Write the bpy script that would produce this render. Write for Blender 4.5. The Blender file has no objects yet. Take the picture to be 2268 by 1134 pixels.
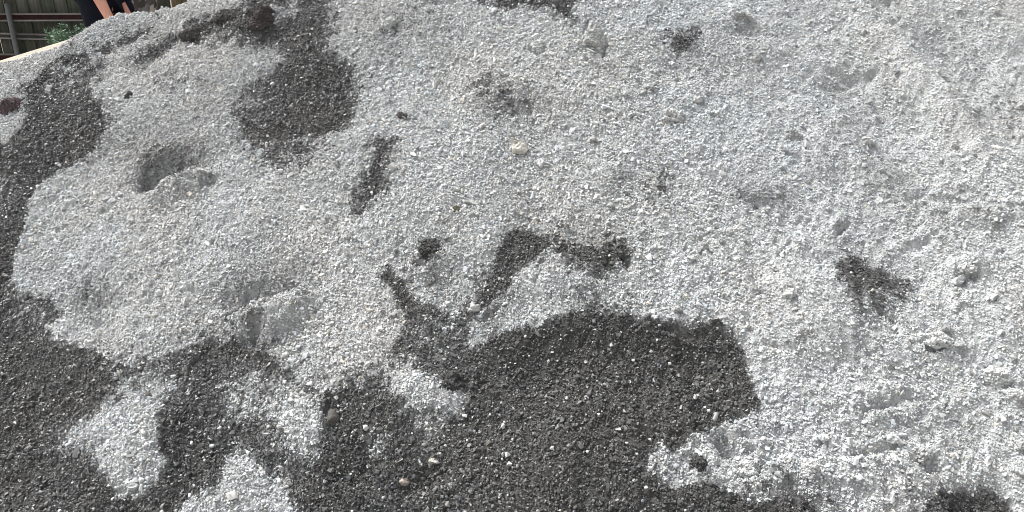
import bpy, bmesh, math, random
import numpy as np
from mathutils import Vector, Matrix

# ------------------------------------------------------------------ camera, sky, sun, exposure
SC = bpy.context.scene
COL = SC.collection
R = math.radians
CAM_H, PITCH, LENS = 1.6, 22.0, 28.25
cam_data = bpy.data.cameras.new('camera')
cam_data.sensor_width = 36.0
cam_data.lens = LENS
cam_data.clip_start, cam_data.clip_end = 0.05, 400.0
cam = bpy.data.objects.new('camera', cam_data)
cam.location = (0, 0, CAM_H)
cam.rotation_euler = (R(90 - PITCH), 0, 0)
COL.objects.link(cam)
SC.camera = cam

SUN_EL, SUN_AZ = 54.0, -58.0          # azimuth from +Y towards +X: from the upper left, raking the slope
world = bpy.data.worlds.new('World')
SC.world = world
world.use_nodes = True
wn, wl = world.node_tree.nodes, world.node_tree.links
wn.clear()
sky = wn.new('ShaderNodeTexSky')
sky.sky_type = 'NISHITA'
sky.sun_disc = False
sky.sun_elevation = R(SUN_EL)
sky.sun_rotation = R(SUN_AZ)
sky.dust_density = 4.0
hsv = wn.new('ShaderNodeHueSaturation')          # thin cloud: the sky's blue is mostly washed out
hsv.inputs['Saturation'].default_value = 0.14
bg = wn.new('ShaderNodeBackground')
bg.inputs['Strength'].default_value = 0.125
wo = wn.new('ShaderNodeOutputWorld')
wl.new(sky.outputs[0], hsv.inputs['Color'])
wl.new(hsv.outputs[0], bg.inputs['Color'])
wl.new(bg.outputs[0], wo.inputs['Surface'])

sun_data = bpy.data.lights.new('sun', 'SUN')
sun_data.energy = 2.3
sun_data.angle = R(24)
sun_data.color = (1.0, 0.985, 0.96)
sun = bpy.data.objects.new('sun', sun_data)
COL.objects.link(sun)
_d = Vector((math.sin(R(SUN_AZ)) * math.cos(R(SUN_EL)), math.cos(R(SUN_AZ)) * math.cos(R(SUN_EL)), math.sin(R(SUN_EL))))
sun.rotation_euler = _d.to_track_quat('Z', 'Y').to_euler()
sun.location = _d * 30

SC.view_settings.view_transform = 'Standard'
SC.view_settings.look = 'None'
SC.view_settings.exposure = 1.0
SC.cycles.filter_width = 0.95
SC.view_settings.gamma = 1.0
SC.view_settings.use_curve_mapping = False

# ------------------------------------------------------------------ the heap's shape, in metres
_tab = np.random.RandomState(7).rand(256, 256)

def vnoise(x, y, seed=0):
    x = np.asarray(x, float) + 37.7 * seed
    y = np.asarray(y, float) + 91.3 * seed
    i, j = np.floor(x).astype(int), np.floor(y).astype(int)
    fx, fy = x - i, y - j
    fx, fy = fx * fx * fx * (fx * (fx * 6 - 15) + 10), fy * fy * fy * (fy * (fy * 6 - 15) + 10)
    a, b = _tab[i & 255, j & 255], _tab[(i + 1) & 255, j & 255]
    c, d = _tab[i & 255, (j + 1) & 255], _tab[(i + 1) & 255, (j + 1) & 255]
    return ((a + (b - a) * fx) * (1 - fy) + (c + (d - c) * fx) * fy) * 2 - 1

def fbm(x, y, seed=0, octaves=4, gain=0.5):
    s, amp, tot = 0, 1.0, 0
    for k in range(octaves):
        s = s + amp * vnoise(x * 2 ** k, y * 2 ** k, seed + 3 * k)
        tot += amp
        amp *= gain
    return s / tot

SLOPE = 0.68
RIDGE_X = [-4.6, -3.6, -2.9, -2.437, -2.298, -2.156, -2.097, -2.03, -1.986, -1.937, -1.87, -1.777, -1.674, -1.653, -1.593, -1.541, -1.451, -1.322, -1.0, -0.5, 0.4, 1.6, 3.0, 4.5]
RIDGE_Z = [0.25, 0.65, 0.9, 1.008, 1.062, 1.102, 1.126, 1.165, 1.202, 1.225, 1.248, 1.265, 1.264, 1.286, 1.287, 1.319, 1.344, 1.387, 1.58, 1.85, 2.15, 2.3, 2.25, 2.0]

def smin(a, b, k):
    h = np.clip(0.5 + 0.5 * (b - a) / k, 0, 1)
    return b + (a - b) * h - k * h * (1 - h)

def heap_base(x, y):
    x = np.asarray(x, float)
    y = np.asarray(y, float)
    a = 0.30 - 0.30 * np.log1p(np.exp(-(x - 0.1) / 0.35)) * 0.35 - 0.10 * np.maximum(0, x - 1.6) ** 2
    rz = np.interp(x, RIDGE_X, RIDGE_Z)
    zf = a + SLOPE * (y - 1.7)
    yr = 1.7 + (rz - a) / SLOPE
    zb = rz - 0.62 * (y - yr)
    z = smin(zf, zb, 0.16) + 0.04
    z = z + 0.05 * fbm(x * 0.9, y * 0.9, 1, 3) + 0.022 * fbm(x * 3.1, y * 3.1, 2, 3)
    return -smin(-z, -0.035 * np.exp(-((x / 4) ** 2 + ((y - 2) / 3) ** 2)) + 0 * z, 0.12) - 0.02

# positions in metres on the heap, plan view (x, y)
# mounds and hollows: x, y, radius x, radius y, turn, height, sharpness
FEATURES = [
    (-1.343, 2.947, 0.084, 0.035, 0.14, -0.11, 1.6),
    (-1.252, 2.965, 0.147, 0.045, 0.087, -0.05, 1.3),
    (-1.239, 2.862, 0.116, 0.039, 0.087, 0.045, 1.6),
    (-1.114, 2.864, 0.048, 0.018, 0.175, -0.03, 1.4),
    (-0.754, 2.272, 0.125, 0.047, 0.14, 0.065, 3.0),
    (-0.8, 2.371, 0.159, 0.039, -0.087, -0.06, 1.6),
    (-0.768, 2.306, 0.025, 0.017, 0.0, -0.03, 1.3),
    (-0.799, 2.24, 0.028, 0.018, 0.0, -0.045, 1.3),
    (-0.631, 2.278, 0.038, 0.016, -0.873, -0.03, 1.3),
    (0.275, 1.988, 0.34, 0.096, -0.105, -0.055, 2.5),
    (0.078, 3.081, 0.037, 0.029, 0.0, -0.03, 1.3),
    (1.22, 2.893, 0.137, 0.029, 0.14, -0.035, 1.3),
    (0.792, 2.41, 0.073, 0.023, -0.175, -0.012, 1.3),
    (0.552, 1.734, 0.023, 0.014, -0.524, -0.06, 1.3),
    (1.026, 2.162, 0.055, 0.018, -0.524, -0.02, 1.3),
    (1.236, 2.286, 0.03, 0.012, 0.0, -0.03, 1.3),
    (1.029, 1.843, 0.075, 0.012, 0.209, -0.03, 1.3),
    (1.473, 2.817, 0.062, 0.426, 0.314, 0.055, 1.1),
    (1.661, 2.801, 0.069, 0.321, 0.314, -0.05, 1.2),
    (1.248, 2.626, 0.076, 0.337, 0.314, -0.02, 1.2),
    (1.091, 1.79, 0.192, 0.049, 0.087, -0.015, 1.5),
    (0.798, 1.68, 0.173, 0.037, 0.087, 0.018, 1.5),
    (0.927, 1.726, 0.13, 0.012, 0.209, -0.022, 1.2),
    (1.066, 1.718, 0.035, 0.012, -0.349, -0.03, 1.2),
    (-1.53, 3.605, 0.145, 0.033, 0.576, -0.03, 1.3),
    (-1.078, 3.548, 0.133, 0.075, 0.0, 0.04, 1.6),
    (-1.237, 3.579, 0.094, 0.054, 0.175, 0.03, 1.4),
    (-1.767, 3.733, 0.193, 0.034, 0.384, -0.025, 1.3),
    (-0.514, 1.988, 0.042, 0.019, 0.0, -0.03, 1.3),
    (-0.102, 2.234, 0.07, 0.05, 0.0, 0.02, 1.3),
    (-0.247, 2.332, 0.086, 0.044, 0.0, 0.02, 1.4),
    (0.159, 2.235, 0.15, 0.06, 0.0, 0.035, 1.6),
    (-1.148, 2.0, 0.141, 0.124, 0.0, 0.03, 1.8),
    (-0.607, 1.946, 0.083, 0.081, 0.0, 0.025, 1.6),
    (-0.776, 1.837, 0.124, 0.076, 0.0, 0.03, 1.6),
    (-0.237, 1.971, 0.092, 0.074, 0.0, 0.03, 1.6),
    (-0.247, 1.772, 0.074, 0.033, 0.0, -0.04, 1.4),
    (-0.413, 1.821, 0.077, 0.045, 0.0, -0.03, 1.4),
    (1.357, 2.209, 0.076, 0.028, -0.175, 0.03, 1.4),
    (1.35, 2.175, 0.031, 0.012, 0.0, -0.03, 1.2),
    (1.409, 2.421, 0.096, 0.018, -0.314, -0.03, 1.3),
    (1.282, 2.457, 0.063, 0.013, 0.384, -0.025, 1.3),
    (1.476, 2.375, 0.085, 0.04, 0.0, 0.03, 1.5),
    (0.351, 2.248, 0.024, 0.018, 0.0, -0.04, 1.3),
    (1.015, 2.331, 0.037, 0.012, 0.611, -0.025, 1.2),
    (0.311, 3.046, 0.05, 0.024, 0.0, -0.03, 1.2),
    (0.026, 2.824, 0.08, 0.018, -0.262, -0.03, 1.2),
    (-0.122, 2.949, 0.059, 0.022, 0.0, -0.025, 1.2),
    (0.865, 3.076, 0.077, 0.019, 0.0, -0.03, 1.3),
    (1.155, 1.645, 0.114, 0.037, 0.0, -0.05, 1.6),
    (0.962, 2.065, 0.213, 0.119, -0.349, 0.03, 1.5),
    (0.686, 2.889, 0.224, 0.109, -0.349, -0.03, 1.3),
    (-0.348, 2.504, 0.184, 0.12, 0.0, 0.03, 1.3),
    (-1.415, 2.58, 0.224, 0.111, 0.0, 0.03, 1.4),
    (-1.47, 2.574, 0.024, 0.023, 0.0, -0.03, 1.2),
    (-1.238, 2.029, 0.033, 0.016, 0.0, -0.02, 1.2),
    (-0.264, 3.412, 0.084, 0.022, 0.0, -0.05, 1.3),
    (0.203, 3.245, 0.052, 0.034, 0.0, -0.03, 1.3),
]
# open cracks: half width, depth, line
CRACKS = [
    (0.027, 0.085, [(-1.392, 2.977), (-1.364, 2.987), (-1.329, 2.994)]),
    (0.009, 0.025, [(-1.234, 2.875), (-1.199, 2.865), (-1.169, 2.862)]),
    (0.009, 0.025, [(-1.147, 2.849), (-1.127, 2.864), (-1.099, 2.876)]),
    (0.008, 0.02, [(-1.499, 2.957), (-1.469, 2.96), (-1.443, 2.962)]),
    (0.008, 0.022, [(-0.918, 2.309), (-0.872, 2.393), (-0.84, 2.409), (-0.845, 2.416)]),
    (0.008, 0.022, [(-0.8, 2.288), (-0.772, 2.28)]),
    (0.008, 0.022, [(-0.691, 2.267), (-0.668, 2.259), (-0.649, 2.264), (-0.631, 2.253)]),
    (0.011, 0.03, [(-0.763, 2.243), (-0.752, 2.245)]),
    (0.011, 0.03, [(-0.732, 2.244), (-0.722, 2.249)]),
    (0.008, 0.02, [(-0.752, 2.27), (-0.739, 2.263)]),
    (0.015, 0.035, [(-0.799, 2.231), (-0.777, 2.222)]),
    (0.009, 0.025, [(-0.81, 2.235), (-0.804, 2.246)]),
    (0.008, 0.02, [(0.874, 1.722), (0.887, 1.729), (0.936, 1.737), (0.997, 1.758)]),
    (0.009, 0.024, [(0.935, 1.825), (1.004, 1.846), (1.035, 1.859), (1.072, 1.865)]),
    (0.009, 0.03, [(1.037, 1.733), (1.056, 1.706), (1.092, 1.711)]),
    (0.008, 0.024, [(1.063, 1.73), (1.088, 1.725)]),
    (0.008, 0.022, [(1.008, 2.333), (1.053, 2.362)]),
    (0.009, 0.022, [(1.433, 2.455), (1.476, 2.444), (1.489, 2.412), (1.516, 2.386), (1.555, 2.376)]),
    (0.008, 0.018, [(1.232, 2.411), (1.321, 2.465)]),
    (0.008, 0.022, [(1.334, 2.473), (1.344, 2.467)]),
    (0.009, 0.022, [(1.136, 2.935), (1.209, 2.913), (1.285, 2.916), (1.322, 2.936)]),
    (0.006, 0.016, [(1.579, 3.031), (1.628, 2.973)]),
    (0.008, 0.025, [(0.731, 2.444), (0.786, 2.425), (0.822, 2.414)]),
    (0.009, 0.025, [(-0.099, 2.816), (-0.062, 2.806)]),
    (0.009, 0.025, [(-0.003, 2.862), (0.066, 2.828)]),
    (0.009, 0.028, [(0.07, 3.107), (0.103, 3.049), (0.12, 3.082)]),
    (0.009, 0.03, [(0.275, 2.997), (0.33, 3.01), (0.346, 3.061)]),
    (0.009, 0.03, [(0.266, 3.125), (0.29, 3.183)]),
    (0.013, 0.04, [(-0.303, 3.439), (-0.238, 3.436)]),
    (0.008, 0.018, [(0.586, 2.04), (0.656, 2.005)]),
    (0.011, 0.03, [(0.337, 2.265), (0.356, 2.269)]),
    (0.009, 0.028, [(1.224, 2.301), (1.245, 2.299), (1.279, 2.295)]),
    (0.009, 0.025, [(1.321, 2.188), (1.354, 2.183), (1.377, 2.185)]),
    (0.017, 0.05, [(0.541, 1.757), (0.563, 1.744), (0.569, 1.74)]),
    (0.009, 0.025, [(0.586, 1.678), (0.62, 1.68), (0.638, 1.702)]),
    (0.009, 0.025, [(1.152, 1.984), (1.189, 1.983), (1.21, 1.985)]),
    (0.008, 0.02, [(0.13, 2.84), (0.144, 2.793)]),
    (0.008, 0.02, [(-0.123, 2.976), (-0.073, 2.957)]),
    (0.008, 0.02, [(-0.533, 2.0), (-0.539, 1.953)]),
    (0.011, 0.03, [(-0.297, 2.34), (-0.261, 2.33)]),
    (0.008, 0.02, [(-1.397, 2.434), (-1.374, 2.439)]),
    (0.009, 0.03, [(-1.396, 3.595), (-1.331, 3.552)]),
    (0.008, 0.02, [(0.907, 2.594), (0.957, 2.584)]),
    (0.008, 0.02, [(1.491, 3.178), (1.404, 3.113)]),
    (0.008, 0.02, [(1.458, 3.243), (1.438, 3.22)]),
    (0.008, 0.018, [(-0.416, 1.829), (-0.362, 1.805)]),
    (0.008, 0.018, [(0.449, 2.057), (0.548, 2.032)]),
    (0.008, 0.02, [(-1.943, 3.236), (-2.003, 3.233)]),
    (0.008, 0.018, [(-1.923, 3.38), (-1.961, 3.353)]),
]
# dark areas, mostly damp, with one pit's shade painted in: name, width of the speckled edge, share of dark chips, outline
WET = [
    ('main', 0.02, 1.0, [(-2.939, 3.564), (-2.108, 3.294), (-2.085, 3.382), (-2.105, 3.467), (-2.181, 3.624), (-2.119, 3.695), (-2.039, 3.766), (-1.914, 3.719), (-1.828, 3.598), (-1.853, 3.535), (-1.77, 3.41), (-1.68, 3.317), (-1.657, 3.225), (-1.683, 3.14), (-1.778, 3.115), (-1.85, 3.1), (-1.907, 3.075), (-1.902, 2.993), (-1.854, 2.885), (-1.864, 2.801), (-1.841, 2.71), (-1.751, 2.617), (-1.625, 2.563), (-1.547, 2.502), (-1.591, 2.465), (-1.553, 2.409), (-1.422, 2.373), (-1.31, 2.287), (-1.21, 2.225), (-1.156, 2.248), (-1.056, 2.262), (-0.955, 2.279), (-0.886, 2.249), (-0.808, 2.217), (-0.742, 2.179), (-0.671, 2.106), (-0.575, 2.038), (-0.437, 2.014), (-0.362, 2.079), (-0.344, 2.139), (-0.316, 2.181), (-0.366, 2.258), (-0.411, 2.32), (-0.395, 2.348), (-0.347, 2.301), (-0.326, 2.251), (-0.239, 2.206), (-0.169, 2.192), (-0.104, 2.215), (-0.068, 2.29), (-0.037, 2.366), (0.009, 2.415), (0.101, 2.375), (0.128, 2.331), (0.067, 2.305), (0.022, 2.267), (-0.005, 2.225), (-0.067, 2.191), (-0.128, 2.171), (-0.122, 2.097), (-0.059, 2.117), (0.021, 2.112), (0.074, 2.103), (0.121, 2.127), (0.221, 2.132), (0.299, 2.112), (0.387, 2.08), (0.475, 2.06), (0.562, 2.05), (0.629, 2.027), (0.649, 1.979), (0.65, 1.902), (0.67, 1.833), (0.605, 1.807), (0.541, 1.783), (0.47, 1.778), (0.449, 1.752), (0.371, 1.739), (0.35, 1.702), (0.391, 1.668), (0.488, 1.675), (0.541, 1.654), (0.593, 1.629), (0.684, 1.637), (0.751, 1.631), (0.787, 1.596), (0.816, 1.465), (-1.695, 1.626)]),
    ('topleft', 0.066, 0.95, [(-1.2, 3.681), (-1.037, 3.607), (-0.968, 3.521), (-0.919, 3.557), (-0.921, 3.634), (-0.93, 3.779), (-0.779, 3.728), (-0.754, 3.416), (-0.744, 3.291), (-0.682, 3.237), (-0.615, 3.149), (-0.586, 3.004), (-0.617, 2.908), (-0.722, 2.903), (-0.824, 2.903), (-0.973, 2.95), (-1.031, 3.01), (-1.054, 3.029), (-1.102, 3.152), (-1.082, 3.227), (-0.99, 3.278), (-0.932, 3.288), (-0.946, 3.358), (-0.987, 3.41), (-1.084, 3.441), (-1.161, 3.484), (-1.242, 3.535), (-1.36, 3.578), (-1.428, 3.614), (-1.425, 3.714), (-1.311, 3.705)]),
    ('speck_a', 0.091, 0.8, [(-1.011, 3.035), (-0.728, 2.938), (-0.686, 2.842), (-0.771, 2.804), (-0.902, 2.864)]),
    ('topedge', 0.055, 0.85, [(-1.252, 3.891), (-0.954, 3.739), (-0.955, 3.589), (-1.071, 3.584), (-1.195, 3.707)]),
    ('streak_a', 0.044, 0.85, [(-1.677, 3.589), (-1.608, 3.637), (-1.475, 3.681), (-1.416, 3.616), (-1.521, 3.626), (-1.594, 3.581)]),
    ('streak_b', 0.065, 0.75, [(-1.976, 3.714), (-1.921, 3.768), (-1.799, 3.776), (-1.642, 3.795), (-1.641, 3.74), (-1.791, 3.74), (-1.906, 3.694)]),
    ('topmid', 0.04, 0.97, [(-0.177, 3.535), (0.257, 3.433), (0.233, 3.202), (0.187, 3.252), (0.099, 3.287), (-0.061, 3.334), (-0.153, 3.376)]),
    ('blotch_a', 0.062, 0.95, [(-0.503, 2.813), (-0.417, 2.803), (-0.422, 2.668), (-0.43, 2.577), (-0.503, 2.54), (-0.539, 2.555), (-0.519, 2.664), (-0.487, 2.74)]),
    ('blotch_b', 0.034, 1.0, [(0.129, 2.363), (0.218, 2.31), (0.261, 2.324), (0.296, 2.327), (0.364, 2.295), (0.354, 2.272), (0.307, 2.213), (0.25, 2.223), (0.207, 2.256), (0.135, 2.32)]),
    ('blotch_c', 0.037, 1.0, [(0.962, 2.222), (1.04, 2.25), (1.108, 2.227), (1.128, 2.159), (1.087, 2.109), (0.998, 2.086), (0.95, 2.125)]),
    ('corner', 0.017, 1.0, [(1.107, 1.675), (1.174, 1.683), (1.244, 1.676), (1.263, 1.635), (1.253, 1.478), (0.926, 1.472), (1.046, 1.648)]),
    ('blotch_d', 0.033, 1.0, [(0.581, 3.096), (0.666, 3.078), (0.662, 3.025), (0.61, 3.036)]),
    ('speck_b', 0.117, 0.5, [(-0.09, 2.971), (0.074, 2.862), (0.061, 2.823), (-0.086, 2.816), (-0.156, 2.959)]),
    ('blotch_e', 0.026, 1.0, [(-0.302, 2.396), (-0.254, 2.398), (-0.222, 2.355), (-0.276, 2.351)]),
    ('pit_shade', 0.068, 0.4, [(-1.45, 3.013), (-1.404, 3.046), (-1.324, 3.018), (-1.259, 3.018), (-1.195, 3.0), (-1.133, 2.881), (-1.174, 2.861), (-1.232, 2.865), (-1.278, 2.866), (-1.399, 2.975), (-1.447, 2.972)]),  # dark chips painting the shade inside the pit
    ('speck_c', 0.108, 0.5, [(-1.512, 3.472), (-1.358, 3.427), (-1.313, 3.345), (-1.461, 3.378)]),
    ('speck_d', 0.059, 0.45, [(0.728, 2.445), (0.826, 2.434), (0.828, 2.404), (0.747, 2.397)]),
    ('speck_e', 0.075, 0.45, [(-1.598, 2.582), (-1.422, 2.571), (-1.374, 2.466), (-1.502, 2.456)]),
    ('speck_f', 0.057, 0.5, [(0.392, 2.525), (0.523, 2.517), (0.512, 2.437), (0.413, 2.444)]),
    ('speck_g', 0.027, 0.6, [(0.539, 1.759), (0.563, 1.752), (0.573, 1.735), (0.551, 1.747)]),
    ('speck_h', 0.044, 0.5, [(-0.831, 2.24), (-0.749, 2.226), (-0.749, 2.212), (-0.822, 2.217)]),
    ('speck_j', 0.088, 0.3, [(-0.365, 2.377), (-0.191, 2.355), (-0.074, 2.232), (-0.184, 2.212), (-0.299, 2.263)]),
    ('speck_k', 0.129, 0.4, [(-0.71, 3.283), (-0.592, 3.212), (-0.575, 3.078), (-0.642, 3.057)]),
    ('speck_l', 0.104, 0.35, [(0.067, 2.451), (0.236, 2.369), (0.399, 2.314), (0.391, 2.238), (0.146, 2.263), (-0.02, 2.391)]),
    ('speck_m', 0.147, 0.28, [(-0.619, 3.422), (-0.316, 3.362), (-0.268, 3.162), (-0.556, 3.219)]),
    ('speck_i', 0.15, 0.35, [(-1.881, 2.704), (-1.748, 2.641), (-1.622, 2.511), (-1.825, 2.575)]),
]
# dry islands inside them
DRY = [
    ('island_a', 0.02, 0.97, [(-1.306, 2.112), (-1.168, 2.109), (-1.071, 2.058), (-1.042, 1.978), (-1.008, 1.938), (-1.019, 1.89), (-1.076, 1.868), (-1.135, 1.885), (-1.2, 1.944), (-1.261, 2.027), (-1.282, 2.069)]),
    ('island_a2', 0.057, 0.75, [(-1.398, 2.115), (-1.314, 2.133), (-1.219, 2.164), (-1.177, 2.174), (-1.082, 2.148), (-1.064, 2.061), (-1.233, 2.007), (-1.362, 2.06)]),
    ('island_a3', 0.103, 0.55, [(-1.247, 2.244), (-1.046, 2.227), (-1.013, 2.115), (-1.106, 2.098), (-1.252, 2.17)]),
    ('island_b', 0.031, 0.95, [(-0.69, 1.999), (-0.655, 2.028), (-0.57, 2.007), (-0.539, 1.953), (-0.526, 1.913), (-0.548, 1.876), (-0.581, 1.859), (-0.626, 1.893), (-0.674, 1.957)]),
    ('island_b2', 0.082, 0.5, [(-0.812, 2.11), (-0.593, 2.061), (-0.581, 1.995), (-0.672, 1.981), (-0.761, 2.008)]),
    ('island_c', 0.033, 0.96, [(-0.93, 1.824), (-0.826, 1.839), (-0.809, 1.878), (-0.785, 1.931), (-0.735, 1.907), (-0.672, 1.847), (-0.617, 1.822), (-0.592, 1.758), (-0.562, 1.668), (-0.922, 1.718)]),
    ('island_d', 0.026, 0.95, [(-0.345, 2.02), (-0.308, 2.046), (-0.237, 1.994), (-0.165, 1.965), (-0.137, 1.948), (-0.143, 1.911), (-0.181, 1.899), (-0.232, 1.908), (-0.277, 1.92), (-0.327, 1.966)]),
    ('island_d2', 0.053, 0.7, [(-0.39, 2.065), (-0.325, 2.08), (-0.266, 2.023), (-0.329, 1.989), (-0.378, 2.02)]),
    ('island_d3', 0.042, 0.6, [(-0.264, 1.92), (-0.187, 1.899), (-0.203, 1.846), (-0.233, 1.832), (-0.261, 1.878)]),
    ('speck_1', 0.068, 0.35, [(-0.923, 2.206), (-0.679, 2.15), (-0.635, 2.063), (-0.809, 1.979), (-0.929, 2.071)]),
    ('speck_2', 0.039, 0.5, [(-0.397, 1.894), (-0.357, 1.885), (-0.354, 1.846), (-0.38, 1.85)]),
    ('speck_3', 0.053, 0.35, [(-0.336, 2.201), (-0.114, 2.185), (-0.098, 2.087), (-0.311, 2.079)]),
    ('speck_4', 0.067, 0.6, [(-2.132, 3.161), (-2.036, 3.136), (-2.008, 3.057), (-2.096, 3.076)]),
    ('speck_5', 0.092, 0.35, [(-1.174, 3.331), (-0.963, 3.236), (-0.949, 3.085), (-1.097, 3.096)]),
    ('speck_7', 0.112, 0.45, [(-2.114, 3.707), (-1.906, 3.694), (-1.803, 3.495), (-1.996, 3.508)]),
    ('speck_8', 0.089, 0.4, [(-1.806, 2.655), (-1.595, 2.53), (-1.563, 2.444), (-1.731, 2.52)]),
]
# faintly damp places and shade painted into hollows: x, y, radius x, radius y, turn, strength
DAMP_SHADE = [
    (-1.303, 3.0, 0.142, 0.08, 0.087, 0.5),  # slate tone painted as shade on the pit's upper wall
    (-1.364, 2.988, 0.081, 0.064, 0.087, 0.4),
    (-0.809, 2.406, 0.175, 0.088, -0.14, 0.45),  # crescent of shade painted above the ledge
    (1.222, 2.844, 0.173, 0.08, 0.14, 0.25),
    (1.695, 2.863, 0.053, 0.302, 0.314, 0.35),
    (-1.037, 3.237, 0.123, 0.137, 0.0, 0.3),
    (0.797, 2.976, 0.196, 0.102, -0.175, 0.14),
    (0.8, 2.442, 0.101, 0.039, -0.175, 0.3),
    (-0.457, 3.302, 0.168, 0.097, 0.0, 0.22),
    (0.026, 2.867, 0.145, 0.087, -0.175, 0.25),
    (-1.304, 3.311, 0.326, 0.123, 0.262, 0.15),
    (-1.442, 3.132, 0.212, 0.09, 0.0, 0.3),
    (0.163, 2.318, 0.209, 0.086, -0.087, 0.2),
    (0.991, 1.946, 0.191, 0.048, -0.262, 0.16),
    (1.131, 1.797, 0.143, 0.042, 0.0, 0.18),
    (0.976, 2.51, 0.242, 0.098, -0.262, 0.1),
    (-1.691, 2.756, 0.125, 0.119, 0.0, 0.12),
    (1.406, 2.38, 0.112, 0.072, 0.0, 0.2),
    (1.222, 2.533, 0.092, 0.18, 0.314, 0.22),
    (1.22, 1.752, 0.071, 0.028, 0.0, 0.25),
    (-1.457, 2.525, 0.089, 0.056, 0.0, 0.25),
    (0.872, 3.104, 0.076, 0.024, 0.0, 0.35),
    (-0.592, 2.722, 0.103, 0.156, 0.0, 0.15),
    (-0.081, 2.545, 0.209, 0.091, 0.0, 0.05),
]
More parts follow.
